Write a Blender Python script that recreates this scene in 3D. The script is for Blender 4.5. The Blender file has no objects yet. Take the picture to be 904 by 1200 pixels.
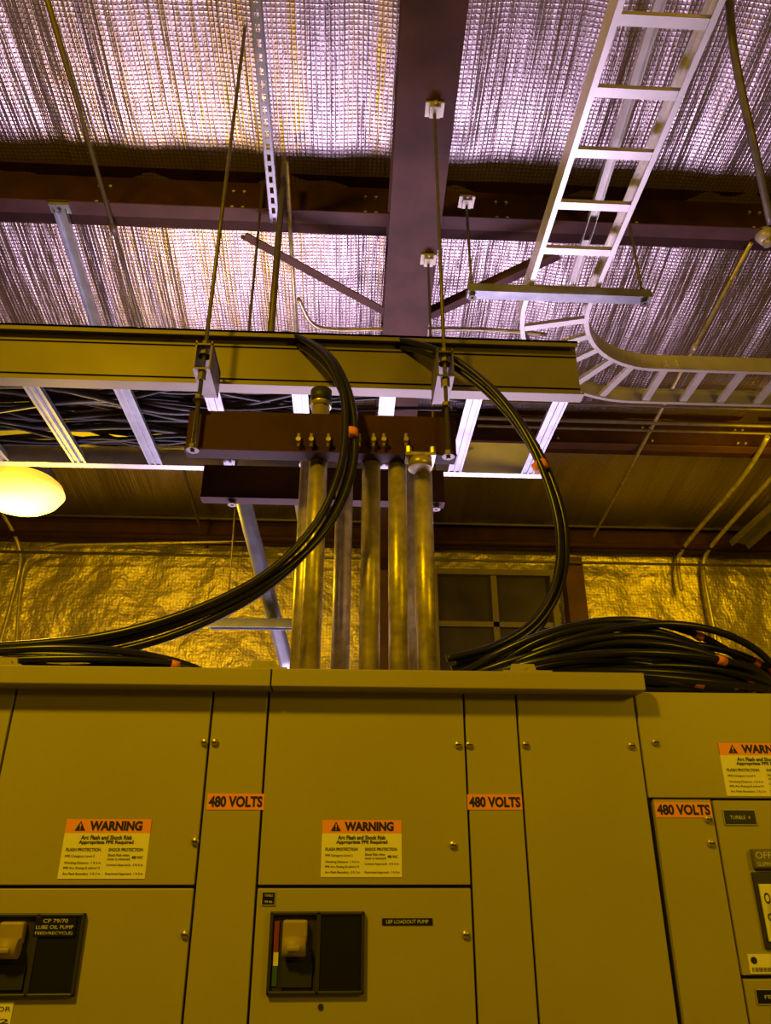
import bpy, math, random
from mathutils import Vector, Matrix
random.seed(7)
sc = bpy.context.scene
try:
    sc.view_settings.view_transform = 'Standard'
except Exception:
    pass

# ------------------------------------------------------------------ camera and image-pixel back-projection
PITCH, YAW, FPX = math.radians(25.4), math.radians(2.9), 900.0
CAM = Vector((0, 0, 1.9))
FW = Vector((math.sin(YAW)*math.cos(PITCH), math.cos(YAW)*math.cos(PITCH), math.sin(PITCH)))
RT = Vector((math.cos(YAW), -math.sin(YAW), 0))
UP = RT.cross(FW)
SL = 0.159            # roof fall per metre towards the eave
RAF, PUR, FOIL = 2.92+1.9, 3.17+1.9, 3.40+1.9   # plane heights at Y=0

def ray(u, v):
    return FW*FPX + RT*(u-452) + UP*(600-v)
def S(u, v, y):       # image pixel (u, v) back-projected onto the vertical plane Y=y
    r = ray(u, v); return CAM + r*(y/r.y)
def G(u, v, a):       # image pixel (u, v) back-projected onto the sloped plane z=a-SL*y
    r = ray(u, v); t = (a-1.9)/(r.z+SL*r.y); return CAM + r*t
def H(u, v, z):  # image pixel (u, v) back-projected onto a level plane
    r = ray(u, v); return CAM + r*((z-1.9)/r.z)

# ------------------------------------------------------------------ materials
def mat(name, col, rough=0.5, metal=0.0, var=0.15, scale=8.0, bump=0.0, bscale=60.0, emit=None, es=0, spec=None):
    m = bpy.data.materials.new(name); m.use_nodes = True
    nt = m.node_tree; N = nt.nodes; L = nt.links
    b = N['Principled BSDF']
    b.inputs['Roughness'].default_value = rough
    b.inputs['Metallic'].default_value = metal
    if spec is not None: b.inputs['Specular IOR Level'].default_value = spec
    tc = N.new('ShaderNodeTexCoord')
    no = N.new('ShaderNodeTexNoise'); no.inputs['Scale'].default_value = scale; no.inputs['Detail'].default_value = 5
    L.new(tc.outputs['Object'], no.inputs['Vector'])
    cr = N.new('ShaderNodeValToRGB')
    cr.color_ramp.elements[0].position = 0.3; cr.color_ramp.elements[1].position = 0.7
    cr.color_ramp.elements[0].color = tuple(c*(1-var) for c in col)+(1,)
    cr.color_ramp.elements[1].color = tuple(min(1, c*(1+var)) for c in col)+(1,)
    L.new(no.outputs['Fac'], cr.inputs['Fac']); L.new(cr.outputs['Color'], b.inputs['Base Color'])
    if bump > 0:
        n2 = N.new('ShaderNodeTexNoise'); n2.inputs['Scale'].default_value = bscale
        L.new(tc.outputs['Object'], n2.inputs['Vector'])
        bp = N.new('ShaderNodeBump'); bp.inputs['Strength'].default_value = bump; bp.inputs['Distance'].default_value = 0.01
        L.new(n2.outputs['Fac'], bp.inputs['Height']); L.new(bp.outputs['Normal'], b.inputs['Normal'])
    if emit:
        b.inputs['Emission Color'].default_value = emit+(1,)
        b.inputs['Emission Strength'].default_value = es
    return m

def foil_mat(name, axes, col, rough, metal, grid=0.022, crinkle=0.4, gb=0.3, gc=0.72, fine=0.35):
    m = bpy.data.materials.new(name); m.use_nodes = True
    nt = m.node_tree; N = nt.nodes; L = nt.links
    b = N['Principled BSDF']
    b.inputs['Metallic'].default_value = metal
    tc = N.new('ShaderNodeTexCoord')
    def wave(d):
        w = N.new('ShaderNodeTexWave'); w.wave_type = 'BANDS'; w.bands_direction = d
        w.wave_profile = 'SIN'; w.inputs['Scale'].default_value = 2*math.pi/20/grid
        w.inputs['Distortion'].default_value = 0.0
        L.new(tc.outputs['Object'], w.inputs['Vector'])
        return w
    wa, wb = wave(axes[0]), wave(axes[1])
    mx = N.new('ShaderNodeMath'); mx.operation = 'MAXIMUM'
    L.new(wa.outputs['Fac'], mx.inputs[0]); L.new(wb.outputs['Fac'], mx.inputs[1])
    pw = N.new('ShaderNodeMath'); pw.operation = 'POWER'; pw.inputs[1].default_value = 4
    L.new(mx.outputs[0], pw.inputs[0])
    # stretched wrinkles
    mp = N.new('ShaderNodeMapping'); mp.inputs['Scale'].default_value = (6.0, 0.30, 0.8) if axes[1] == 'Y' else (2.5, 1, 2.5)
    L.new(tc.outputs['Object'], mp.inputs['Vector'])
    n1 = N.new('ShaderNodeTexNoise'); n1.inputs['Scale'].default_value = 1.6; n1.inputs['Detail'].default_value = 5; n1.inputs['Roughness'].default_value = 0.55
    L.new(mp.outputs['Vector'], n1.inputs['Vector'])
    n2 = N.new('ShaderNodeTexNoise'); n2.inputs['Scale'].default_value = 30; n2.inputs['Detail'].default_value = 4
    L.new(tc.outputs['Object'], n2.inputs['Vector'])
    b1 = N.new('ShaderNodeBump'); b1.inputs['Strength'].default_value = crinkle; b1.inputs['Distance'].default_value = 0.12
    L.new(n1.outputs['Fac'], b1.inputs['Height'])
    b2 = N.new('ShaderNodeBump'); b2.inputs['Strength'].default_value = fine; b2.inputs['Distance'].default_value = 0.008
    L.new(n2.outputs['Fac'], b2.inputs['Height']); L.new(b1.outputs['Normal'], b2.inputs['Normal'])
    b3 = N.new('ShaderNodeBump'); b3.inputs['Strength'].default_value = gb; b3.inputs['Distance'].default_value = 0.003
    L.new(pw.outputs[0], b3.inputs['Height']); L.new(b2.outputs['Normal'], b3.inputs['Normal'])
    L.new(b3.outputs['Normal'], b.inputs['Normal'])
    mixc = N.new('ShaderNodeMixRGB'); mixc.inputs['Color1'].default_value = col+(1,)
    mixc.inputs['Color2'].default_value = tuple(c*gc for c in col)+(1,)
    L.new(pw.outputs[0], mixc.inputs['Fac']); L.new(mixc.outputs[0], b.inputs['Base Color'])
    rr = N.new('ShaderNodeMapRange'); rr.inputs['To Min'].default_value = rough-0.1; rr.inputs['To Max'].default_value = rough+0.12
    L.new(n2.outputs['Fac'], rr.inputs['Value']); L.new(rr.outputs[0], b.inputs['Roughness'])
    return m

M = {}
M['foil'] = foil_mat('foil_roof_insulation', 'XY', (0.66, 0.54, 0.55), 0.34, 0.9, 0.019, 0.34, 0.45, 0.62, 0.2)
M['foilw'] = foil_mat('foil_wall_insulation', 'XZ', (0.72, 0.60, 0.38), 0.45, 0.75, 0.024, 0.55, 0.2, 0.75)
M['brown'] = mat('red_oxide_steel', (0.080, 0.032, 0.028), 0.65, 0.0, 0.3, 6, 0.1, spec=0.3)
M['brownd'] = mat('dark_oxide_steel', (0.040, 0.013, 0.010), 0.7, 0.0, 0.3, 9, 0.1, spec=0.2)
M['tray'] = mat('painted_tray_rail', (0.19, 0.160, 0.12), 0.5, 0.3, 0.12, 5)
M['alu'] = mat('aluminium', (0.74, 0.71, 0.68), 0.38, 0.6, 0.08, 12)
M['galv'] = mat('galvanised_steel', (0.50, 0.43, 0.27), 0.38, 0.55, 0.3, 30, 0.15, 40)
M['galvd'] = mat('dull_galvanised_rod', (0.14, 0.115, 0.10), 0.5, 0.5, 0.2, 20)
M['strut'] = mat('strut_steel', (0.30, 0.31, 0.35), 0.4, 0.6, 0.2, 15)
M['paint'] = mat('cabinet_grey_paint', (0.40, 0.355, 0.15), 0.45, 0.0, 0.05, 2.5, 0.03, 300)
M['paint2'] = mat('cabinet_hood_paint', (0.38, 0.335, 0.15), 0.45, 0.0, 0.05, 2.5, 0.03, 300)
M['gap'] = mat('cabinet_inner_dark', (0.02, 0.02, 0.015), 0.7)
M['black'] = mat('black_plastic', (0.012, 0.012, 0.014), 0.3)
M['black2'] = mat('black_plastic_matte', (0.03, 0.028, 0.026), 0.5)
M['cable'] = mat('black_cable_jacket', (0.012, 0.011, 0.012), 0.30, 0.0, 0.2, 40)
M['cable2'] = mat('old_cable_jacket', (0.025, 0.02, 0.02), 0.5, 0.0, 0.3, 40)
M['tape'] = mat('orange_tape', (0.80, 0.25, 0.06), 0.5)
M['orange'] = mat('label_orange', (1.0, 0.36, 0.12), 0.5, 0, 0.0)
M['white'] = mat('label_white', (0.92, 0.88, 0.80), 0.5, 0, 0.02)
M['ink'] = mat('label_ink', (0.01, 0.01, 0.01), 0.6, 0, 0.0)
M['inkw'] = mat('label_white_ink', (0.7, 0.7, 0.7), 0.6, 0, 0.0)
M['tan'] = mat('handle_tan', (0.36, 0.28, 0.18), 0.5)
M['red'] = mat('breaker_red', (0.28, 0.05, 0.02), 0.5)
M['green'] = mat('breaker_green', (0.04, 0.12, 0.05), 0.5)
M['concrete'] = mat('concrete', (0.28, 0.26, 0.24), 0.85, 0, 0.2, 3, 0.2)
M['sheet'] = mat('painted_sheet_metal_wall', (0.30, 0.25, 0.16), 0.6, 0, 0.1, 2)
M['glass'] = mat('dusky_glass', (0.035, 0.026, 0.015), 0.3, 0.0, 0.4, 4)
M['winf'] = mat('window_frame_paint', (0.14, 0.11, 0.07), 0.5)
M['plate'] = mat('clamp_plate_zinc', (0.50, 0.45, 0.36), 0.45, 0.3)

# ------------------------------------------------------------------ mesh builder
class MB:
    def __init__(s): s.v = []; s.f = []; s.sm = []
    def add(s, vs, fs, smooth=None):
        o = len(s.v); s.v += [tuple(p) for p in vs]
        for i, f in enumerate(fs):
            s.f.append(tuple(k+o for k in f)); s.sm.append(bool(smooth[i]) if smooth else False)
    def box(s, x0, x1, y0, y1, z0, z1, Mx=None):
        P = [Vector((x, y, z)) for x in (x0, x1) for y in (y0, y1) for z in (z0, z1)]
        if Mx: P = [Mx @ p for p in P]
        s.add(P, [(0, 1, 3, 2), (4, 6, 7, 5), (0, 4, 5, 1), (2, 3, 7, 6), (0, 2, 6, 4), (1, 5, 7, 3)])
        return s
    def prof(s, pr, p0, p1, up=Vector((0, 0, 1))):
        p0 = Vector(p0); p1 = Vector(p1); d = (p1-p0).normalized()
        sd = d.cross(up).normalized(); u = sd.cross(d)
        n = len(pr); vs = [p+sd*a+u*b for p in (p0, p1) for a, b in pr]
        fs = [(i, (i+1) % n, n+(i+1) % n, n+i) for i in range(n)] + [tuple(range(n))[::-1], tuple(range(n, 2*n))]
        s.add(vs, fs); return s
    def cyl(s, p0, p1, r, n=16, r1=None, smooth=True):
        p0 = Vector(p0); p1 = Vector(p1); d = (p1-p0).normalized()
        a = d.orthogonal().normalized(); b = d.cross(a); r1 = r if r1 is None else r1
        vs = [p+(a*math.cos(2*math.pi*i/n)+b*math.sin(2*math.pi*i/n))*rr for p, rr in ((p0, r), (p1, r1)) for i in range(n)]
        fs = [(i, (i+1) % n, n+(i+1) % n, n+i) for i in range(n)] + [tuple(range(n))[::-1], tuple(range(n, 2*n))]
        s.add(vs, fs, [smooth]*n+[False]*2); return s
    def tube(s, pts, r, n=10, closed=False, sub=8):
        pts = [Vector(p) for p in pts]
        P = []
        m = len(pts)
        if sub > 1:
            rng = range(m) if closed else range(m-1)
            for i in rng:
                if closed: a, b, c, d = pts[(i-1) % m], pts[i], pts[(i+1) % m], pts[(i+2) % m]
                else: a, b, c, d = pts[max(i-1, 0)], pts[i], pts[i+1], pts[min(i+2, m-1)]
                for k in range(sub):
                    t = k/sub
                    P.append(0.5*((2*b)+(c-a)*t+(2*a-5*b+4*c-d)*t*t+(3*b-a-3*c+d)*t**3))
            if not closed: P.append(pts[-1])
        else: P = pts
        k = len(P); vs = []; prev = None
        for i, p in enumerate(P):
            if closed: d = (P[(i+1) % k]-P[i-1]).normalized()
            else: d = (P[min(i+1, k-1)]-P[max(i-1, 0)]).normalized()
            if prev is None: a = d.orthogonal().normalized()
            else: a = (prev-d*prev.dot(d)).normalized()
            prev = a; b = d.cross(a)
            vs += [p+(a*math.cos(2*math.pi*j/n)+b*math.sin(2*math.pi*j/n))*r for j in range(n)]
        fs = []
        for i in range(k if closed else k-1):
            i2 = (i+1) % k
            fs += [(i*n+j, i*n+(j+1) % n, i2*n+(j+1) % n, i2*n+j) for j in range(n)]
        sm = [True]*len(fs)
        if not closed:
            fs += [tuple(range(n))[::-1], tuple(range((k-1)*n, k*n))]; sm += [False, False]
        s.add(vs, fs, sm); return s
    def lathe(s, c, prof, n=32, axis='Z'):
        c = Vector(c); vs = []
        for r, z in prof:
            for j in range(n):
                t = 2*math.pi*j/n
                vs.append(c+Vector((r*math.cos(t), r*math.sin(t), z)) if axis == 'Z' else c+Vector((r*math.cos(t), z, r*math.sin(t))))
        fs = [(i*n+j, i*n+(j+1) % n, (i+1)*n+(j+1) % n, (i+1)*n+j) for i in range(len(prof)-1) for j in range(n)]
        s.add(vs, fs, [True]*len(fs)); return s
    def make(s, name, m, parent=None, bevel=0):
        me = bpy.data.meshes.new(name); me.from_pydata(s.v, [], s.f)
        me.polygons.foreach_set('use_smooth', s.sm); me.update()
        import bmesh
        bm = bmesh.new(); bm.from_mesh(me); bmesh.ops.recalc_face_normals(bm, faces=bm.faces); bm.to_mesh(me); bm.free()
        me.materials.append(M[m]); o = bpy.data.objects.new(name, me); sc.collection.objects.link(o)
        if parent: o.parent = parent
        if bevel:
            b = o.modifiers.new('bevel', 'BEVEL'); b.width = bevel; b.segments = 2; b.limit_method = 'ANGLE'
        return o
def empty(name, parent=None):
    e = bpy.data.objects.new(name, None); e.empty_display_size = 0.1; sc.collection.objects.link(e)
    if parent: e.parent = parent
    return e

def pI(w, h, tf=0.012, tw=0.008):
    a = w/2; t = tw/2
    return [(-a, 0), (a, 0), (a, tf), (t, tf), (t, h-tf), (a, h-tf), (a, h), (-a, h), (-a, h-tf), (-t, h-tf), (-t, tf), (-a, tf)]
def pC(w, h, t=0.006, s=1):   # web at 0, flanges towards +s
    return [(0, 0), (s*w, 0), (s*w, t), (s*t, t), (s*t, h-t), (s*w, h-t), (s*w, h), (0, h)]
def pZ(w, h, t=0.005):
    return [(-w, 0), (t, 0), (t, h-t), (w, h-t), (w, h), (0, h), (0, t), (-w, t)]
def pL(w, h, t=0.006): return [(0, 0), (w, 0), (w, t), (t, t), (t, h), (0, h)]
def pU(w, h, t=0.004):  # open downwards
    a = w/2; return [(-a, 0), (-a+t, 0), (-a+t, h-t), (a-t, h-t), (a-t, 0), (a, 0), (a, h), (-a, h)]
def pV(w, h, t=0.004):  # open upwards
    a = w/2; return [(-a, 0), (a, 0), (a, h), (a-t, h), (a-t, t), (-a+t, t), (-a+t, h), (-a, h)]

def bolt(b, p, d, r=0.009, l=0.012):
    p = Vector(p); d = Vector(d).normalized(); b.cyl(p, p+d*l, r, 6, smooth=False)

def text(name, s, x, z, h, w, y, m, parent, align='LEFT', bold=0.0):
    cu = bpy.data.curves.new(name, 'FONT'); cu.body = s; cu.size = 1; cu.offset = bold; cu.extrude = 0
    cu.resolution_u = 3
    o = bpy.data.objects.new(name+'_tmp', cu); sc.collection.objects.link(o)
    bpy.context.view_layer.update()
    me = bpy.data.meshes.new_from_object(o.evaluated_get(bpy.context.evaluated_depsgraph_get()))
    bpy.data.objects.remove(o)
    xs = [v.co.x for v in me.vertices]; ys = [v.co.y for v in me.vertices]
    if not xs: return
    x0, x1, y0, y1 = min(xs), max(xs), min(ys), max(ys)
    sy = h/(y1-y0); sx = w/(x1-x0) if w else sy
    for v in me.vertices:
        v.co = Vector((x+(v.co.x-x0)*sx, y, z+(v.co.y-y0)*sy))
    me.name = name; me.materials.clear(); me.materials.append(M[m])
    t = bpy.data.objects.new(name, me); sc.collection.objects.link(t)
    if parent: t.parent = parent
    return t

# ------------------------------------------------------------------ ROOM SHELL
XL, XR, YF, YB = -5.0, 5.0, -4.5, 5.55
def foilz(y): return FOIL-SL*y
MB().box(XL, XR, YF, YB+0.2, -0.1, 0).make('floor', 'concrete')
MB().box(XL-0.1, XL, YF, YB, 0, 6.3).make('wall_left', 'sheet')
MB().box(XR, XR+0.1, YF, YB, 0, 6.3).make('wall_right', 'sheet')
MB().box(XL, XR, YF-0.1, YF, 0, 6.3).make('wall_front', 'sheet')
# ceiling: draped foil faced insulation
b = MB(); nx, ny = 260, 150; vs = []
for j in range(ny+1):
    y = YF+(YB-YF)*j/ny
    ph = ((y-2.66) % 1.57)/1.57
    for i in range(nx+1):
        x = XL+(XR-XL)*i/nx
        sag = 0.05*math.sin(math.pi*ph)
        wr = 0.008*math.sin(x*9+1.3*math.sin(y*0.8))+0.004*math.sin(x*23+2*math.sin(y*1.1+x))+0.004*math.sin(x*3.1+2*y)
        vs.append((x, y, foilz(y)-sag+wr*math.sin(math.pi*ph)**0.5*1.3))
fs = [(j*(nx+1)+i, j*(nx+1)+i+1, (j+1)*(nx+1)+i+1, (j+1)*(nx+1)+i) for j in range(ny) for i in range(nx)]
b.add(vs, fs, [True]*len(fs)); b.make('ceiling', 'foil')
# back wall: foil
b = MB(); nx, ny = 160, 80; vs = []
for j in range(ny+1):
    z = 5.0*j/ny
    for i in range(nx+1):
        x = XL+(XR-XL)*i/nx
        vs.append((x, YB-0.02-0.012*math.sin(x*7+z*2)-0.010*math.sin(x*3+z*9)-0.006*math.sin(x*17-z*5), z))
fs = [(j*(nx+1)+i, j*(nx+1)+i+1, (j+1)*(nx+1)+i+1, (j+1)*(nx+1)+i) for j in range(ny) for i in range(nx)]
b.add(vs, fs, [True]*len(fs)); b.make('wall_back', 'foilw')

# rafter + column
RX = 0.252
b = MB(); b.prof(pI(0.222, 0.25, 0.014, 0.01), (RX, YF, RAF-SL*YF), (RX, YB-0.12, RAF-SL*(YB-0.12))); b.make('rafter_beam', 'brown')
b = MB(); b.prof(pI(0.2, 0.22, 0.012, 0.01), (RX, YB-0.27, 0), (RX, YB-0.27, RAF-SL*(YB-0.12)-0.02), Vector((0, 1, 0))); b.make('steel_column', 'brown')
# purlins with bolts
for k, y in enumerate((1.09-3.14, 1.09-1.57, 1.09, 2.66, 4.23)):
    root = empty('roof_purlin')
    z = PUR-SL*y
    MB().prof(pZ(0.07, 0.235, 0.006), (XL, y, z), (XR, y, z)).make('purlin_web', 'brownd', root)  # darker brown than the flange: the web's shade is put into its colour
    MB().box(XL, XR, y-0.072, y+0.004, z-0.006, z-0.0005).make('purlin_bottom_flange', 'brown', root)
    b = MB()
    for x in [q*0.62-4.3 for q in range(14)]:
        for dx, dz in ((0, 0.06), (0.05, 0.06), (0, 0.16), (0.05, 0.16)):
            bolt(b, (x+dx, y-0.006, z+dz), (0, -1, 0), 0.008)
    b.make('bolts', 'galv', root)
# eave strut
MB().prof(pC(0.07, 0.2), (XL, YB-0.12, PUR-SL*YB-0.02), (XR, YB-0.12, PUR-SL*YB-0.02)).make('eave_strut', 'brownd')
# flange braces
for (a, c) in (((285, 281), (452, 371)), ((655, 296), (503, 368))):
    p1 = G(c[0], c[1], RAF+0.01); p0 = S(a[0], a[1], 2.63)
    b = MB(); b.prof(pL(0.045, 0.045, 0.006), p0, p1); bolt(b, p0+Vector((0, -0.01, 0)), (0, -1, 0)); b.make('flange_brace', 'brown')

# ------------------------------------------------------------------ LADDER CABLE TRAY (near, painted)
ZT = 1.9+1.445; YN, YFR = 2.13, 2.66; XE = 0.765
tray = empty('cable_tray')
b = MB(); b.prof(pC(0.035, 0.212, 0.006, 1), (-3.2, YN, ZT), (XE, YN, ZT))
b.box(-3.2, XE, YN-0.038, YN+0.01, ZT+0.205, ZT+0.214)
b.box(-3.2, XE, YN-0.038, YN+0.01, ZT-0.004, ZT+0.004)
b.box(-3.2, XE, YN-0.038, YN-0.034, ZT+0.190, ZT+0.214)
b.box(-3.2, XE, YN-0.006, YN, ZT+0.165, ZT+0.172)
b.box(-3.2, XE, YN-0.006, YN, ZT+0.035, ZT+0.042)
b.make('side_rail_near', 'tray', tray)
b = MB(); b.prof(pC(0.035, 0.14, 0.005, -1), (-3.2, YFR, ZT), (XE, YFR, ZT)); b.make('side_rail_far', 'alu', tray)
b = MB(); x = 0.70
while x > -3.1:
    b.prof(pV(0.044, 0.022, 0.003), (x, YN, ZT+0.004), (x, YFR, ZT+0.004))
    b.box(x-0.027, x-0.018, YN, YFR, ZT+0.001, ZT+0.005); b.box(x+0.018, x+0.027, YN, YFR, ZT+0.001, ZT+0.005)
    b.box(x-0.004, x+0.004, YN, YFR, ZT-0.001, ZT+0.005)
    x -= 0.292
b.make('rungs', 'strut', tray)
# cables in tray
b = MB()
for k in range(44):
    y0 = random.uniform(YN+0.06, YFR-0.05); xe = random.uniform(0.0, 0.55) if k % 3 else random.uniform(-0.6, 0.3)
    pts = []; x = -3.2
    while x < xe:
        pts.append((x, min(YFR-0.03, max(YN+0.04, y0+random.uniform(-0.07, 0.07))), ZT+0.045+0.02*(k % 4)+random.uniform(-0.008, 0.02))); x += random.uniform(0.2, 0.4)
    if len(pts) > 2: b.tube(pts, random.choice((0.006, 0.008, 0.012)), 8, sub=5)
b.make('tray_cables', 'cable2')

# ------------------------------------------------------------------ TRAPEZE CHANNELS + RODS
def channel(y, ul, vl, ur, vt, vb, name='support_channel'):
    pa = S(ul, vt, y); pb = S(ur, vt, y); zb = S((ul+ur)/2, vb, y).z; zt = S((ul+ur)/2, vt, y).z
    root = empty(name)
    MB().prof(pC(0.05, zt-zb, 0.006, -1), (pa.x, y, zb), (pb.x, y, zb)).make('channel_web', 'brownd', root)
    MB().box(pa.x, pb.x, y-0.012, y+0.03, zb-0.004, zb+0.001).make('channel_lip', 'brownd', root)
    return root, pa.x, pb.x, zb, zt
ch1, ax, bx, zb1, zt1 = channel(1.99, 222, 485, 533, 485, 531)
ch2, ax2, bx2, zb2, zt2 = channel(2.60, 239, 545, 520, 548, 586)
def rod(u, v, y, ztop, zbot, r=0.006, name='threaded_rod', nuts=(), x=None, plate=True):
    x = S(u, v, y).x if x is None else x
    root = empty(name)
    MB().cyl((x, y, zbot), (x, y, ztop), r, 10).make('rod', 'galvd', root)
    b = MB()
    for z in nuts: b.cyl((x, y, z-0.008), (x, y, z+0.008), r*2.1, 6, smooth=False); b.cyl((x, y, z-0.010), (x, y, z-0.008), r*2.9, 14)
    if b.v: b.make('nuts', 'galvd', root)
    b = MB()
    if plate:
        b.box(x-0.035, x+0.035, y-0.035, y+0.03, ztop-0.004, ztop+0.006); b.box(x-0.02, x+0.02, y-0.038, y+0.01, ztop-0.03, ztop-0.004)
        b.cyl((x, y-0.04, ztop-0.016), (x, y-0.05, ztop-0.016), 0.008, 6, smooth=False)
    if b.v: b.make('beam_clamp', 'plate', root)
    return x
yr = 1.985-0.03
rxl = rod(233, 470, yr, FOIL-SL*yr-0.02, zb1-0.03, 0.0065, nuts=(zb1-0.012, zt1+0.02, ZT+0.01), plate=False)
rxr = rod(523, 470, yr, RAF-SL*yr, zb1-0.03, 0.0065, nuts=(zb1-0.012, zt1+0.02, ZT+0.01))
for x in (rxl, rxr):   # hanger brackets tying rods to rail
    root = empty('tray_hanger_bracket')
    b = MB(); b.box(x-0.026, x-0.021, yr-0.02, YN-0.03, ZT-0.055, ZT+0.045); b.box(x+0.021, x+0.026, yr-0.02, YN-0.03, ZT-0.055, ZT+0.045)
    b.box(x-0.026, x+0.026, yr-0.02, YN-0.04, ZT-0.06, ZT-0.054); b.box(x-0.026, x+0.026, yr-0.02, YN-0.04, ZT+0.03, ZT+0.036)
    b.cyl((x, yr, ZT-0.09), (x, yr, ZT-0.06), 0.014, 6, smooth=False); b.cyl((x, yr, ZT+0.036), (x, yr, ZT+0.055), 0.012, 6, smooth=False)
    b.make('bracket', 'galvd', root)
rod(291, 395, 2.62, FOIL-SL*2.62-0.03, zb2-0.02, 0.006, nuts=(zb2-0.01,), plate=False)
rod(502, 302, 2.62, RAF-SL*2.62, zb2-0.02, 0.006, nuts=(zb2-0.01,))
# thick hanging pipe left
pt = S(334, 185, 2.45); MB().cyl((pt.x, 2.45, S(334, 185, 2.45).z), (pt.x, 2.45, ZT+0.1), 0.014, 12).make('hanger_pipe', 'galvd')
# bolts on front channel for conduit straps
b = MB()
for u in (365, 385, 403, 421, 450, 476, 350, 438):
    p = S(u, 517, 1.975); bolt(b, p, (0, -1, 0), 0.008, 0.015); b.cyl(p+Vector((0, 0.0, -0.02)), p+Vector((0, 0, 0.025)), 0.005, 8)
b.make('strap_bolts', 'galv')

# ------------------------------------------------------------------ CONDUITS
ZC = S(318, 806, 1.6).z     # cabinet top
front = [(367, 1.36), (434, 1.24), (467, 1.24), (499, 1.16)]
rear = [(401, 1.30), (355, 1.26), (485, 1.3)]
for grp, y in ((front, 2.045), (rear, 2.19)):
    for u, zt in grp:
        x = S(u, 690, y).x; root = empty('rigid_conduit'); zz = 1.9+zt
        r = 0.028 if y < 2.1 else 0.027
        MB().cyl((x, y, ZC-0.02), (x, y, zz), r, 24).make('pipe', 'galv', root)
        b = MB(); b.cyl((x, y, ZC), (x, y, ZC+0.03), r+0.007, 8, smooth=False)
        b.cyl((x, y, zz-0.03), (x, y, zz), r+0.005, 24); b.make('locknut_and_coupling', 'galv', root)
# clamp / head fitting on right conduit
p = S(493, 540, 1.985); root = empty('conduit_clamp')
b = MB(); b.cyl((p.x, 2.0, p.z-0.02), (p.x, 2.0, p.z+0.012), 0.036, 20); b.box(p.x-0.045, p.x+0.045, 1.97, 2.03, p.z+0.012, p.z+0.022)
for dx in (-0.036, 0.036): bolt(b, (p.x+dx, 1.975, p.z+0.02), (0, 0, 1), 0.009, 0.02)
b.make('clamp_body', 'galv', root)
# upper bushing
MB().cyl((S(367, 690, 2.045).x, 2.045, 1.9+1.345), (S(367, 690, 2.045).x, 2.045, 1.9+1.39), 0.034, 20).make('conduit_bushing', 'black2')

# sloping pipes behind
def pipe(name, pts, r, m='galv', couplings=()):
    root = empty(name); MB().tube(pts, r, 12, sub=6 if len(pts) > 2 else 1).make('pipe', m, root)
    if couplings:
        b = MB()
        for p, d in couplings: d = Vector(d).normalized(); b.cyl(Vector(p)-d*0.03, Vector(p)+d*0.03, r*1.45, 14)
        b.make('coupling', m, root)
pipe('sloped_pipe', [S(262, 470, 2.72), S(285, 585, 2.9), S(340, 792, 3.6)], 0.034, 'strut')
pipe('sloped_pipe', [S(348, 560, 2.80), S(358, 625, 3.1), S(372, 700, 3.4)], 0.026, 'strut')
b = MB(); b.prof(pU(0.041, 0.041, 0.003), S(245, 736, 3.3), S(365, 737, 3.3)); b.make('strut_rail', 'strut')
# conduits running with the roof slope (under purlins)
A = PUR-0.02
def run(name, p, q, r, m='galv', coup=None, a=A):
    P, Q = G(p[0], p[1], a), G(q[0], q[1], a)
    x = (P.x+Q.x)/2; P = Vector((P.x*0.3+x*0.7, P.y, P.z)); Q = Vector((Q.x*0.3+x*0.7, Q.y, Q.z))
    cs = []
    if coup: c = G(coup[0], coup[1], a); t = (c.y-P.y)/(Q.y-P.y); cs = [(P.lerp(Q, t), Q-P)]
    pipe(name, [P, Q], r, m, cs); return P, Q
run('ceiling_conduit', (36, -20), (248, 642), 0.010, 'galvd', (128, 268))
run('ceiling_conduit', (893, 285), (688, 628), 0.011, 'galv', (820, 408))
run('ceiling_conduit', (338, 190), (350, 470), 0.010, 'galv')
# plain strut left
root = empty('strut_channel'); P = G(70, 250, A-0.03); Q = G(150, 505, A-0.03)
b = MB(); b.prof(pU(0.055, 0.03, 0.003), P, Q); b.box(P.x-0.045, P.x+0.045, P.y-0.03, P.y+0.02, P.z+0.02, P.z+0.05); bolt(b, P+Vector((0, 0, 0.01)), (0, 0, -1)); b.make('strut', 'strut', root)
# slotted strut
root = empty('slotted_strut'); P = G(298, -15, A-0.06); Q = G(322, 262, A-0.06); L_ = (Q-P).length
d = (Q-P).normalized(); sd = d.cross(Vector((0, 0, 1))).normalized(); u_ = sd.cross(d)
Mx = Matrix((sd, d, u_)).transposed().to_4x4(); Mx.translation = P
b = MB(); w = 0.021
b.box(-w, -0.008, 0, L_, 0, 0.003, Mx); b.box(0.008, w, 0, L_, 0, 0.003, Mx); b.box(-w, -w+0.003, 0, L_, 0, 0.041, Mx); b.box(w-0.003, w, 0, L_, 0, 0.041, Mx)
t = 0
while t < L_: b.box(-0.009, 0.009, t, min(t+0.02, L_), 0, 0.003, Mx); t += 0.05
b.make('strut', 'strut', root)

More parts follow.
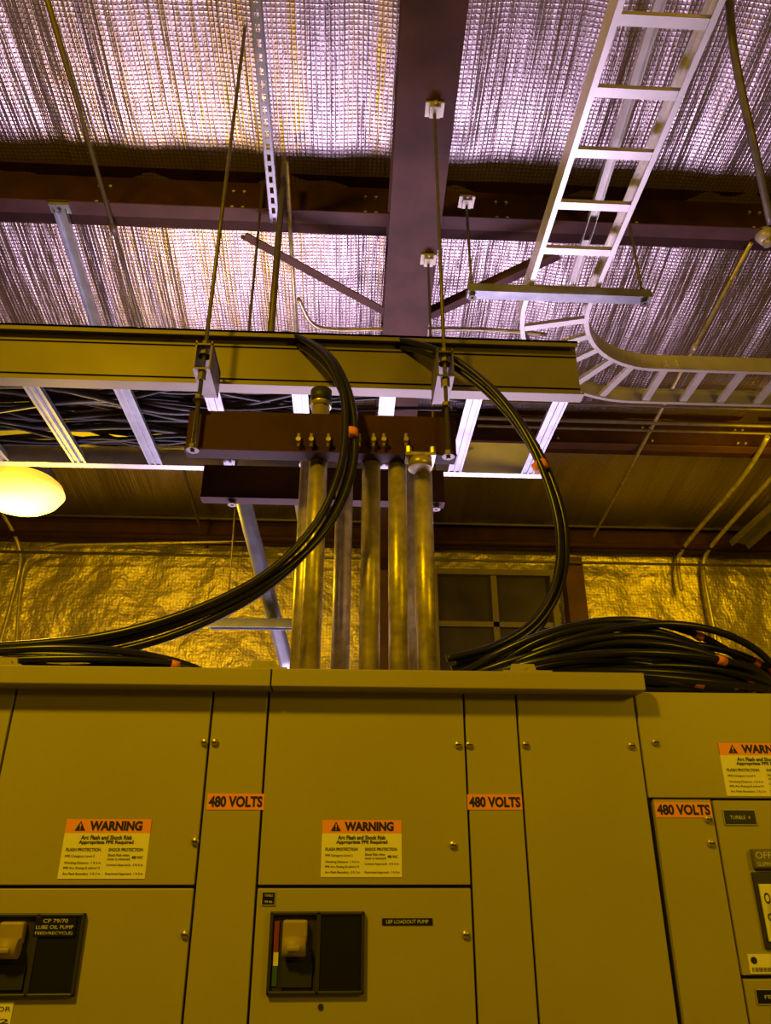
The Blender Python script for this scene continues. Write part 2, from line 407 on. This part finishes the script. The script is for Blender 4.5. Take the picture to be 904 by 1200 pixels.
# ------------------------------------------------------------------ ALUMINIUM LADDER TRAY (right, with bend)
ZL = 1.9+2.25; xi, xo = 1.035, 0.73; wv = xi-xo; ys = 2.58; rin = 0.45; cx, cy = xi+rin, ys
lad = empty('aluminium_ladder_tray')
hr, tw = 0.085, 0.02
def rail(r0):   # r0 radius (distance from bend centre)
    pts = [(cx-r0, -2.0), (cx-r0, ys)]
    n = 20
    for i in range(1, n+1):
        t = math.pi/2*i/n; pts.append((cx-r0*math.cos(t), cy+r0*math.sin(t)))
    pts.append((4.6, cy+r0))
    return pts
def sweep(b, pts, prof, z):
    n = len(prof); vs = []
    for i, p in enumerate(pts):
        a = Vector(pts[max(i-1, 0)]); c = Vector(pts[min(i+1, len(pts)-1)]); d = (c-a).normalized(); s_ = Vector((d.y, -d.x))
        for q, h in prof: vs.append((p[0]+s_.x*q, p[1]+s_.y*q, z+h))
    fs = [(i*n+j, i*n+(j+1) % n, (i+1)*n+(j+1) % n, (i+1)*n+j) for i in range(len(pts)-1) for j in range(n)]
    fs += [tuple(range(n)), tuple(range((len(pts)-1)*n, len(pts)*n))[::-1]]
    b.add(vs, fs)
b = MB()
sweep(b, rail(rin), pC(tw, hr, 0.004, -1), ZL); sweep(b, rail(rin+wv), pC(tw, hr, 0.004, 1), ZL)
b.make('side_rails', 'alu', lad)
b = MB(); y = -1.835
while y < ys+0.02:
    b.prof(pV(0.034, 0.018, 0.003), (xo+0.004, y, ZL+0.006), (xi-0.004, y, ZL+0.006)); y += 0.229
for i in range(1, 6):
    t = math.pi/2*i/6; c = Vector((cx, cy, ZL+0.006)); dv = Vector((-math.cos(t), math.sin(t), 0))
    b.prof(pV(0.034, 0.018, 0.003), c+dv*(rin+0.004), c+dv*(rin+wv-0.004))
x = cx+0.05
while x < 4.5:
    b.prof(pV(0.038, 0.018, 0.003), (x, cy+rin+0.004, ZL+0.006), (x, cy+rin+wv-0.004, ZL+0.006)); x += 0.20
b.make('rungs', 'alu', lad)
b = MB()
for xx in (cx+0.06, cx+0.11):
    bolt(b, (xx, cy+rin-0.001, ZL+0.045), (0, -1, 0), 0.008); bolt(b, (xx, cy+rin-0.001, ZL+0.025), (0, -1, 0), 0.006)
b.box(cx+0.03, cx+0.15, cy+rin-0.005, cy+rin-0.001, ZL+0.01, ZL+0.075)
b.make('splice_plate', 'alu', lad)
# strut running above the ladder
root = empty('strut_channel'); P = G(786, -10, A); Q = G(666, 335, A); x = (P.x+Q.x)/2
MB().prof(pU(0.041, 0.03, 0.003), (x, P.y, P.z), (x, Q.y, Q.z)).make('strut', 'alu', root)
# support strut + rods
p0, p1 = H(547, 350, ZL-0.045), H(758, 362, ZL-0.045); ysup = 2.5
b = MB(); b.prof(pV(0.05, 0.041, 0.004), (p0.x, ysup, ZL-0.043), (p1.x, ysup, ZL-0.043)); b.make('trapeze_strut', 'strut')
for x, yy in ((p0.x+0.02, ysup), (p1.x-0.03, ysup)):
    rod(0, 0, yy, PUR-SL*2.66-0.008, ZL-0.07, 0.006, x=x, nuts=(ZL-0.052, ZL+0.01))
# conduits along X, high
for dv_, r in ((470, 0.010), (490, 0.012), (499, 0.009)):
    P = G(560, dv_, PUR-0.03); pipe('ceiling_conduit', [(P.x, P.y, P.z), (4.8, P.y, P.z)], r, 'galvd')
pipe('ceiling_conduit', [G(350, 350, A-0.02), G(365, 378, A-0.02), G(390, 386, A-0.02), G(450, 386, A-0.02), G(560, 386, A-0.02), G(640, 392, A-0.02)], 0.011, 'galv')

# thick flexible black conduit, top right, with fitting
pipe('flexible_conduit', [S(853, -30, 1.75), S(858, 40, 1.8), S(868, 100, 1.9), S(886, 180, 2.05), S(904, 262, 2.25)], 0.016, 'galvd')
root = empty('conduit_fitting'); c = G(897, 276, A); MB().lathe(c, [(0.0, -0.04), (0.03, -0.035), (0.045, 0), (0.03, 0.03), (0.0, 0.04)], 20).make('fitting_body', 'plate', root)
MB().cyl(c+Vector((0, -0.0, -0.06)), c+Vector((0, 0, -0.03)), 0.02, 12).make('fitting_hub', 'galv', root)

# ------------------------------------------------------------------ BACK WALL STUFF
yw = YB-0.08
def wp(u, v, dy=0): return S(u, v, yw-dy)
for v, r in ((612, 0.010), (634, 0.02), (655, 0.010)):
    P, Q = wp(-150, v, .14), wp(1050, v, .14); z = wp(452, v, .14).z
    pipe('wall_conduit', [(max(P.x, XL+.05), yw-0.14, z), (min(Q.x, XR-.05), yw-0.14, z)], r, 'galvd' if v != 634 else 'brownd')
pipe('wall_conduit', [wp(18, 790), wp(24, 690), wp(36, 652, .05), wp(70, 640, .1), wp(120, 638, .1), wp(300, 634, .1)], 0.012, 'galv')
pipe('wall_conduit', [wp(-10, 790), wp(20, 680), wp(22, 640, .1), wp(2, 600, .14)], 0.014, 'galv')
pipe('wall_conduit', [G(900, 512, A), G(870, 560, A), G(812, 628, A), wp(796, 652, .05), wp(795, 668, .05), wp(799, 692, .05)], 0.016, 'galv')
pipe('wall_conduit', [G(950, 512, A), G(905, 560, A), G(842, 630, A), wp(826, 655, .05), wp(826, 680, .05), wp(838, 745, .05), wp(840, 800, .05)], 0.016, 'galv')
pipe('wall_conduit', [wp(278, 560, .16), wp(268, 700, .16)], 0.006, 'galv')
# grey bracing at far right
b = MB(); b.prof(pU(0.16, 0.05, 0.006), S(868, 642, 5.0), S(960, 560, 4.3)); b.make('steel_bracing', 'galvd')
# post by window
P = wp(672, 700); MB().box(P.x-0.07, P.x+0.07, yw-0.1, yw+0.02, 0, wp(672, 658).z).make('steel_post', 'brown')
# window
win = empty('window_1'); a, c = wp(512, 675), wp(655, 800)
x0, x1, z1, z0 = a.x, c.x, a.z, a.z-1.25
MB().box(x0, x1, yw+0.0, yw+0.02, z0, z1).make('glass', 'glass', win)
b = MB(); t = 0.045
b.box(x0-t, x0, yw-0.05, yw+0.03, z0-t, z1+t); b.box(x1, x1+t, yw-0.05, yw+0.03, z0-t, z1+t)
b.box(x0, x1, yw-0.05, yw+0.03, z1, z1+t); b.box(x0, x1, yw-0.05, yw+0.03, z0-t, z0)
xm = (x0+x1)/2; b.box(xm-0.022, xm+0.022, yw-0.03, yw, z0, z1)
zm = wp(580, 733).z; b.box(x0, x1, yw-0.03, yw, zm-0.02, zm+0.02); b.box(x0, x1, yw-0.03, yw, zm-0.45, zm-0.41)
b.make('frame', 'winf', win)

# ------------------------------------------------------------------ SODIUM LAMP
lc = S(22, 575, 3.2); root = empty('high_bay_lamp'); R = 0.20
def lamp_mat():
    m = bpy.data.materials.new('sodium_lamp_diffuser'); m.use_nodes = True; nt = m.node_tree; N = nt.nodes; L = nt.links
    b = N['Principled BSDF']; b.inputs['Base Color'].default_value = (1, .8, .4, 1)
    tc = N.new('ShaderNodeTexCoord'); vm = N.new('ShaderNodeVectorMath'); vm.operation = 'DISTANCE'
    vm.inputs[1].default_value = (lc.x, lc.y, lc.z-0.09); L.new(tc.outputs['Object'], vm.inputs[0])
    cr = N.new('ShaderNodeValToRGB'); e = cr.color_ramp.elements
    e[0].position = 0.03; e[0].color = (1, 0.80, 0.30, 1); e[1].position = 0.22; e[1].color = (0.40, 0.17, 0.005, 1)
    k = e.new(0.15); k.color = (0.9, 0.48, 0.05, 1)
    L.new(vm.outputs['Value'], cr.inputs['Fac']); L.new(cr.outputs['Color'], b.inputs['Emission Color']); b.inputs['Emission Strength'].default_value = 3.2
    return m
M['lamp'] = lamp_mat()
MB().lathe(lc, [(0.0, -0.09), (0.04, -0.088), (0.08, -0.083), (0.11, -0.076), (0.14, -0.066), (0.175, -0.04), (R, 0.0), (0.185, 0.03), (0.16, 0.05)], 40).make('diffuser', 'lamp', root)
MB().lathe(lc, [(0.165, 0.045), (0.145, 0.09), (0.10, 0.16), (0.0, 0.17)], 32).make('housing', 'black2', root)
MB().tube([lc+Vector((0, -0.08, 0.12)), (lc.x, lc.y-0.35, lc.z+0.12), (lc.x, YFR+0.03, lc.z+0.08), (lc.x, YFR+0.025, ZT+0.09)], 0.012, 10).make('mounting_arm', 'galvd', root)

# ------------------------------------------------------------------ MOTOR CONTROL CENTER
D = 1.6
def cp(u, v, y=D): return S(u, v, y)
def cx_(u, v=805): return S(u, v, D).x
mcc = empty('motor_control_center')
XA, XB = -1.75, 2.3
YBK = 2.38
MB().box(XA, XB, D+0.012, YBK, 0.0, ZC).make('enclosure_body', 'gap', mcc)
MB().box(XA, XB, D+0.02, YBK+0.002, ZC, ZC+0.004).make('enclosure_top', 'paint2', mcc)
zt = cp(318, 809).z; zs = cp(430, 1037).z; zs2 = cp(430, 1041).z
g = 0.0022
b = MB()
def door(u0, u1, za, zb, v=805, x0=None, x1=None):
    a = cx_(u0, v) if x0 is None else x0; c = cx_(u1, v) if x1 is None else x1
    b.box(a+g, c-g, D, D+0.014, zb, za)
def door_pairs(u0, u1): door(u0, u1, zt, zs); door(u0, u1, zs2, 1.25); door(u0, u1, 1.245, 0.75); door(u0, u1, 0.745, 0.12)
xs20 = cx_(20)
door(0, 20, zt, 0.12, x0=xs20-0.115, x1=xs20)
b.box(XA, xs20-0.12, D, D+0.014, 0.12, zt)
door_pairs(20, 251); door(251, 316, zt, 0.12); door_pairs(316, 543); door(543, 604, zt, 0.12); door(604, 742, zt, 0.12)
xr0 = cx_(742); zr = cp(850, 937).z
b.box(xr0+g, XB, D, D+0.014, zr+0.003, ZC-0.002)
xr1 = cp(767, 945).x; xr2 = cp(836, 945).x
b.box(xr1, xr2-g, D, D+0.014, 0.12, zr); b.box(xr2+g, XB, D, D+0.014, cp(900, 1143).z, zr-0.0015); b.box(xr2+g, XB, D, D+0.014, 0.12, cp(900, 1143).z-0.006)
b.make('doors', 'paint', mcc, bevel=0.0018)
MB().box(XA, XB, D-0.0, D+0.02, 0.0, 0.115).make('base_channel', 'gap', mcc)
# hood (drip shield)
xh = S(755, 790, 1.55).x; z0, z1 = S(318, 804, 1.55).z, S(318, 783, 1.55).z
xj = S(318, 790, 1.55).x
b = MB()
for xa, xb in ((XA, xj-0.0015), (xj+0.0015, xh)):
    vs = [(xa, 1.55, z0), (xb-(0.0), 1.55, z0), (xb, 1.55, z1), (xa, 1.55, z1), (xa, D+0.4, z0), (xb, D+0.4, z0), (xb, D+0.4, z1+0.0), (xa, D+0.4, z1+0.0)]
    b.add(vs, [(0, 1, 2, 3), (1, 5, 6, 2), (5, 4, 7, 6), (4, 0, 3, 7), (3, 2, 6, 7), (0, 4, 5, 1)])
b.make('drip_hood', 'paint2', mcc, bevel=0.002)
# lifting angles
for u in (5, 310, 613):
    r_ = empty('lifting_bracket', mcc); p = S(u, 776, 1.6)
    b = MB(); w = 0.032; zb_ = z1; h_ = 0.028
    vs = [(p.x-w, 1.6, zb_), (p.x+w, 1.6, zb_), (p.x+w*0.75, 1.6, zb_+h_), (p.x-w*0.75, 1.6, zb_+h_)]
    vs += [(x, 1.606, z) for x, y, z in vs]
    b.add(vs, [(0, 1, 2, 3), (4, 7, 6, 5), (0, 4, 5, 1), (1, 5, 6, 2), (2, 6, 7, 3), (3, 7, 4, 0)])
    b.box(p.x-w*1.6, p.x+w*1.6, 1.56, 1.64, zb_, zb_+0.005); b.make('angle', 'paint2', r_)
    b = MB(); bolt(b, (p.x+0.012, 1.6, zb_+0.015), (0, -1, 0), 0.007, 0.008); bolt(b, (p.x-0.014, 1.6, zb_+0.012), (0, -1, 0), 0.004, 0.006)
    b.make('bolt', 'galv', r_)
# quarter-turn fasteners
b = MB(); b2 = MB()
for u, v in ((240, 870), (252, 870), (229, 986), (217, 1095), (537, 873), (550, 873), (531, 990), (546, 1095), (616, 873), (740, 874), (768, 870), (830, 960), (833, 988)):
    p = cp(u, v); b.lathe((p.x, D, p.z), [(0.0075, 0.0), (0.0075, -0.004), (0.006, -0.006), (0.0, -0.0065)], 16, 'Y')
    b2.box(p.x-0.005, p.x+0.005, D-0.008, D-0.006, p.z-0.001, p.z+0.001)
b.make('quarter_turn_fasteners', 'galv', mcc); b2.make('fastener_slots', 'gap', mcc)
p = cp(376, 1180); MB().cyl((p.x, D, p.z), (p.x, D-0.002, p.z), 0.005, 16).make('door_hole_disc', 'black2', mcc)  # dark disc stands in for a small hole in the door

# labels --------------------------------------------------------------
def rect(u0, v0, u1, v1):
    vm = (v0+v1)/2; um = (u0+u1)/2
    return cp(u0, vm).x, cp(u1, vm).x, cp(um, v1).z, cp(um, v0).z
e = 0.0012
def volt(u0, v0, u1, v1):
    x0, x1, z0, z1 = rect(u0, v0, u1, v1); r = empty('voltage_label'); w, h = x1-x0, z1-z0
    MB().box(x0, x1, D-e, D+0.001, z0, z1).make('label', 'orange', r)
    text('lettering', '480 VOLTS', x0+w*0.03, z0+h*0.15, h*0.70, w*0.94, D-e-0.0004, 'ink', r, bold=0.045)
volt(243, 930, 310, 949); volt(548, 931, 612, 949); volt(768, 940, 834, 958)
def warn(u0, v0, u1, v1):
    x0, x1, z0, z1 = rect(u0, v0, u1, v1); r = empty('warning_label'); w, h = x1-x0, z1-z0; y = D-e
    MB().box(x0, x1, y, D+0.001, z0, z1).make('label', 'white', r)
    MB().box(x0, x1, y-0.0003, D, z1-h*0.235, z1).make('header', 'orange', r)
    yy = y-0.0008
    tx, tz, s = x0+w*0.11, z1-h*0.20, h*0.17
    b = MB(); b.add([(tx, yy, tz), (tx+s*1.15, yy, tz), (tx+s*0.575, yy, tz+s)], [(0, 1, 2)]); b.make('alert_triangle', 'ink', r)
    text('exclamation', '!', tx+s*0.51, tz+s*0.12, s*0.62, s*0.14, yy-0.0003, 'orange', r, bold=0.01)
    text('heading', 'WARNING', x0+w*0.28, tz, h*0.17, w*0.62, yy, 'ink', r, bold=0.05)
    T = lambda s_, fx, fz, fw, fh=0.05, bd=0.01: text('print', s_, x0+w*fx, z0+h*fz, h*fh, w*fw, yy, 'ink', r, bold=bd)
    T('Arc Flash and Shock Risk', 0.20, 0.65, 0.60, 0.075, 0.03); T('Appropriate PPE Required', 0.18, 0.56, 0.64, 0.08, 0.03)
    T('FLASH PROTECTION', 0.05, 0.455, 0.40, 0.055, 0.02); T('SHOCK PROTECTION', 0.54, 0.455, 0.40, 0.055, 0.02)
    T('PPE Category Level 2', 0.05, 0.345, 0.34); T('Shock Risk when', 0.54, 0.37, 0.25, 0.045); T('cover is removed', 0.54, 0.305, 0.26, 0.045); T('480 VAC', 0.82, 0.33, 0.13, 0.05, 0.02)
    T('Working Distance  1 ft 6 in', 0.05, 0.235, 0.42); T('Limited Approach  3 ft 6 in', 0.54, 0.2, 0.42)
    T('PPE Arc Rating 8 cal/cm^2', 0.05, 0.15, 0.42)
    T('Arc Flash Boundary  2 ft 2 in', 0.05, 0.055, 0.43); T('Restricted Approach  1 ft 0 in', 0.54, 0.055, 0.43)
warn(73, 960, 174, 1030); warn(377, 961, 471, 1028); warn(847, 871, 941, 933)

def plate(name, u0, v0, u1, v1, lines, m='black', tm='inkw', th=0.55, parent=None, border=None, wf=0.84):
    x0, x1, z0, z1 = rect(u0, v0, u1, v1); r = empty(name, parent); w, h = x1-x0, z1-z0
    MB().box(x0, x1, D-0.002, D+0.001, z0, z1).make('plate', m, r)
    if border:
        t_ = 0.0009
        b = MB(); b.box(x0, x1, D-0.0026, D-0.002, z0, z0+t_); b.box(x0, x1, D-0.0026, D-0.002, z1-t_, z1); b.box(x0, x0+t_, D-0.0026, D-0.002, z0, z1); b.box(x1-t_, x1, D-0.0026, D-0.002, z0, z1); b.make('border', border, r)
    n = len(lines)
    for i, l in enumerate(lines):
        cell = h/n*0.92; text('print', l, x0+w*(1-wf)/2, z0+h*0.04+cell*(n-1-i)+cell*(1-th)/2, cell*th, w*wf, D-0.0028, tm, r)
    return r
plate('equipment_nameplate', 448, 1076, 507, 1084, ['LBF LOADOUT PUMP'], th=0.6)
plate('equipment_nameplate', 307, 1045, 323, 1061, ['TURBLE', '96'], th=0.36, border='inkw', wf=0.6)
plate('equipment_nameplate', 848, 949, 886, 967, ['TURBLE  4'], th=0.26, border='inkw', wf=0.62)
plate('equipment_nameplate', 886, 1159, 925, 1177, ['FEED'], th=0.26, border='inkw', wf=0.5)
# breaker operators
def breaker(u0, v0, u1, v1, tag=None, hv=(0.15, 0.38)):
    x0, x1, z0, z1 = rect(u0, v0, u1, v1); w, h = x1-x0, z1-z0; r = empty('circuit_breaker_operator')
    t_ = w*0.035; f = D-0.012
    b = MB(); b.box(x0, x1, f, D, z0, z0+t_); b.box(x0, x1, f, D, z1-t_, z1); b.box(x0, x0+t_, f, D, z0, z1); b.box(x1-t_, x1, f, D, z0, z1)
    b.box(x0+w*0.49, x0+w*0.54, f, D, z0, z1); b.make('bezel', 'black2', r, bevel=0.002)
    MB().box(x0, x0+w*0.5, D-0.003, D, z0, z1).make('recess_back', 'black2', r)
    MB().box(x0+w*0.54, x1-t_, D-0.009, D, z0+t_, z1-t_).make('cover_panel', 'black', r, bevel=0.001)
    MB().box(x0+w*0.05, x0+w*0.10, D-0.006, D, z0+h*0.42, z1-h*0.12).make('trip_flag_red', 'red', r)
    MB().box(x0+w*0.05, x0+w*0.10, D-0.006, D, z0+h*0.10, z0+h*0.33).make('trip_flag_green', 'green', r)
    MB().box(x0+w*0.055, x0+w*0.105, D-0.0065, D-0.003, z0+h*0.34, z0+h*0.50).make('position_tag', 'white', r)
    MB().box(x0+w*0.14, x0+w*0.40, D-0.022, D-0.004, z1-h*0.38, z1-h*0.10).make('handle_body', 'tan', r, bevel=0.004)
    b = MB(); b.cyl((x0+w*0.15, D-0.024, z1-h*0.42), (x0+w*0.39, D-0.024, z1-h*0.42), 0.016, 20); b.make('handle_drum', 'tan', r)
    MB().box(x0+w*0.20, x0+w*0.34, D-0.045, D-0.02, z1-h*0.47, z1-h*0.40).make('handle_grip', 'tan', r, bevel=0.003)
    MB().box(x0+w*0.14, x0+w*0.46, D-0.008, D-0.003, z0+h*0.08, z0+h*0.38).make('handle_track', 'gap', r, bevel=0.001)
    return r
breaker(315, 1068, 427, 1165)
r = breaker(-18, 1070, 95, 1168)
x0, x1, z0, z1 = rect(43, 1075, 91, 1097)
r2 = empty('equipment_nameplate')
MB().box(x0, x1, D-0.0125, D-0.008, z0, z1).make('plate', 'black', r2)
for i, l in enumerate(('CP 79/70', 'LUBE OIL PUMP', 'FEED/RECYCLE)')):
    hh = (z1-z0)/3; ww = (x1-x0)*(0.6 if i == 0 else 0.9)
    text('print', l, (x0+x1)/2-ww/2, z1-hh*(i+1)+hh*0.2, hh*0.6, ww, D-0.0132, 'inkw', r2)
plate('equipment_label', -10, 1174, 14, 1205, ['FDR', '12'], 'white', 'ink', 0.4)
# right-hand disconnect switch
r = empty('disconnect_switch')
x0, x1, z0, z1 = rect(880, 995, 935, 1018); MB().box(x0, x1, D-0.014, D, z0, z1).make('handle_plate', 'tray', r, bevel=0.003)
text('print', 'OFF-', x0+0.004, z0+(z1-z0)*0.5, (z1-z0)*0.35, (x1-x0)*0.4, D-0.0146, 'inkw', r)
text('print', 'SUPPORT', x0+0.004, z0+(z1-z0)*0.12, (z1-z0)*0.2, (x1-x0)*0.5, D-0.0146, 'inkw', r)
x0, x1, z0, z1 = rect(888, 1022, 940, 1112); MB().box(x0, x1, D-0.006, D, z0, z1).make('escutcheon', 'black2', r, bevel=0.002)
x0, x1, z0, z1 = rect(893, 1036, 935, 1103); MB().box(x0, x1, D-0.012, D-0.006, z0, z1).make('position_card', 'white', r, bevel=0.001)
text('print', 'O', x0+0.004, z1-(z1-z0)*0.35, (z1-z0)*0.2, 0.012, D-0.0125, 'ink', r, bold=0.02); text('print', 'OFF', x0+0.004, z1-(z1-z0)*0.65, (z1-z0)*0.14, 0.03, D-0.0125, 'ink', r, bold=0.02)
x0, x1, z0, z1 = rect(895, 1050, 935, 1085); MB().box(x0+0.02, x1, D-0.045, D-0.01, z0, z1).make('rotary_handle', 'black', r, bevel=0.006)
x0, x1, z0, z1 = rect(878, 1118, 930, 1141); r = empty('manufacturer_label'); MB().box(x0, x1, D-0.0015, D, z0, z1).make('label', 'white', r)
MB().cyl((x0+0.010, D-0.002, z0+(z1-z0)*0.68), (x0+0.010, D-0.001, z0+(z1-z0)*0.68), 0.006, 20).make('mark', 'ink', r)
b = MB()
for k in range(18): b.box(x0+0.004+k*0.0022, x0+0.004+k*0.0022+random.choice((0.0006, 0.0012)), D-0.002, D-0.001, z0+0.003, z0+(z1-z0)*0.32)
b.make('barcode', 'ink', r)

# ------------------------------------------------------------------ BLACK CABLE LOOPS
def loop(name, base, n, spread, r, taper=0.4):
    root = empty(name)
    for k in range(n):
        a = 2*math.pi*k/n+0.5
        pts = []
        for i, (u, v, y) in enumerate(base):
            p = S(u, v, y); s_ = spread*(1+0.35*math.sin(i*1.1+k*2))
            pts.append(p+Vector((math.cos(a)*s_, math.sin(a*1.7)*s_*0.8, math.sin(a)*s_)))
        MB().tube(pts, r, 12, sub=10).make('strand_%d' % (k+1), 'cable', root)
    return root
baseA = [(300, 425, 2.38), (315, 402, 2.27), (345, 396, 2.13), (382, 418, 2.0), (405, 458, 1.93), (412, 505, 1.90), (405, 560, 1.87), (375, 620, 1.85), (318, 675, 1.83), (240, 717, 1.81), (150, 748, 1.80), (60, 762, 1.80), (-60, 768, 1.80)]
baseB = [(395, 420, 2.38), (430, 404, 2.24), (475, 402, 2.10), (525, 418, 2.0), (575, 455, 1.95), (615, 505, 1.92), (642, 560, 1.9), (658, 620, 1.88), (655, 680, 1.86), (630, 730, 1.85), (585, 762, 1.84), (530, 778, 1.84)]
la = loop('power_cable_bundle', baseA, 3, 0.016, 0.0105); lb = loop('power_cable_bundle', baseB, 3, 0.013, 0.0095)
def tape(root, u0, v0, u1, v1, y, r):
    MB().cyl(S(u0, v0, y), S(u1, v1, y), r, 16).make('tape_band', 'tape', root)
tape(la, 411, 504, 411, 513, 1.90, 0.022); tape(lb, 631, 542, 636, 551, 1.905, 0.022)
# coils lying on the cabinet
zt_ = S(318, 783, 1.55).z
def coil(name, c, ax_, ay, n, r, h, jitter=0.03, pk=0.15, tapes=()):
    root = empty(name); b = MB(); paths = []
    for k in range(n):
        f = k/max(1, n-1); sx = ax_*(1-0.14*random.random()-0.05*f); sy = ay*(0.65+0.4*random.random())
        ox, oy = random.uniform(-jitter, jitter), random.uniform(-jitter, jitter)*0.5
        pts = []; ph = random.uniform(0, 6); tw_ = random.uniform(-0.02, 0.02)
        for i in range(18):
            t = 2*math.pi*i/18
            hump = 0.25+0.75*max(0, 1-abs(math.cos(t)+pk)**2.0)
            z = c[2]+r+h*f*hump + 0.008*math.sin(2*t+ph)+0.006*math.sin(3*t-ph)
            pts.append((c[0]+ox+sx*math.cos(t), c[1]+oy+sy*math.sin(t)+tw_*math.cos(t), max(z, c[2]+r)))
        b.tube(pts, r, 10, closed=True, sub=5); paths.append((pts, r))
    b.make('coiled_cable', 'cable', root)
    b = MB()
    for (k, i, ww) in tapes:      # tape wrapped round individual strands
        pts, r = paths[k]; p = Vector(pts[i]); q = Vector(pts[(i+1) % 18]); d = (q-p).normalized()
        b.cyl(p-d*0.0, p+d*ww, r*1.25, 14)
    if tapes: b.make('tape_bands', 'tape', root)
    return root
pr0, pr1 = S(530, 760, 1.86), S(892, 760, 1.86)
coil('power_cable_coil', ((pr0.x+pr1.x)/2, 1.84, zt_), (pr1.x-pr0.x)/2, 0.17, 21, 0.0088, 0.15, 0.04, pk=-0.05, tapes=((3, 17, 0.03), (7, 17, 0.03), (11, 17, 0.03), (5, 16, 0.02), (9, 16, 0.02), (14, 16, 0.02), (2, 15, 0.025), (8, 15, 0.025), (12, 14, 0.02), (16, 13, 0.02), (6, 0, 0.02), (10, 0, 0.02), (18, 16, 0.02), (20, 15, 0.02), (19, 17, 0.03)))
pl0, pl1 = S(-190, 760, 1.85), S(290, 760, 1.85)
coil('power_cable_coil', ((pl0.x+pl1.x)/2, 1.84, zt_), (pl1.x-pl0.x)/2, 0.15, 9, 0.0088, 0.065, 0.04, pk=-0.1, tapes=((2, 16, 0.02), (5, 16, 0.02), (6, 17, 0.02)))

# ------------------------------------------------------------------ LIGHTS
def area(name, loc, tgt, size, energy, col, sy=None, spread=None):
    l = bpy.data.lights.new(name, 'AREA'); l.energy = energy; l.color = col; l.size = size
    if sy: l.shape = 'RECTANGLE'; l.size_y = sy
    if spread: l.spread = math.radians(spread)
    o = bpy.data.objects.new(name, l); o.location = loc
    o.rotation_euler = (Vector(tgt)-Vector(loc)).to_track_quat('-Z', 'Y').to_euler(); sc.collection.objects.link(o)
SOD = (1.0, 0.60, 0.0)
area('sodium_light_main', (-1.5, -0.9, 4.5), (-0.2, 1.6, 1.9), 0.35, 82, SOD)
area('sodium_light_aux', (2.6, 3.6, 4.0), (2.4, 5.5, 3.5), 0.4, 14, SOD)
area('sodium_spill_fill', (2.4, -1.0, 3.0), (1.0, 3.2, 4.6), 0.5, 26, SOD)  # added upward fill, stands in for warm sodium spill on the foil
l = bpy.data.lights.new('sodium_bulb_light', 'POINT'); l.energy = 60; l.color = SOD; l.shadow_soft_size = 0.15
o = bpy.data.objects.new('sodium_bulb_light', l); o.location = lc+Vector((0.1, 0.1, -0.28)); sc.collection.objects.link(o)
area('cool_light_from_below', (0.2, 4.3, 1.4), (-0.2, 1.2, 5.0), 2.8, 50, (0.86, 0.66, 1.0), 1.0, 95)  # unseen cool source, placed behind the cabinet to light the ceiling foil

w = bpy.data.worlds.new('world'); sc.world = w; w.use_nodes = True
w.node_tree.nodes['Background'].inputs[0].default_value = (0.5, 0.35, 0.15, 1); w.node_tree.nodes['Background'].inputs[1].default_value = 0.05

cam = bpy.data.cameras.new('camera'); cam.sensor_fit = 'VERTICAL'; cam.sensor_height = 36; cam.lens = 27.0; cam.clip_start = 0.02
co = bpy.data.objects.new('camera', cam); co.location = CAM
co.rotation_euler = (math.radians(90)+PITCH, 0, -YAW); sc.collection.objects.link(co); sc.camera = co
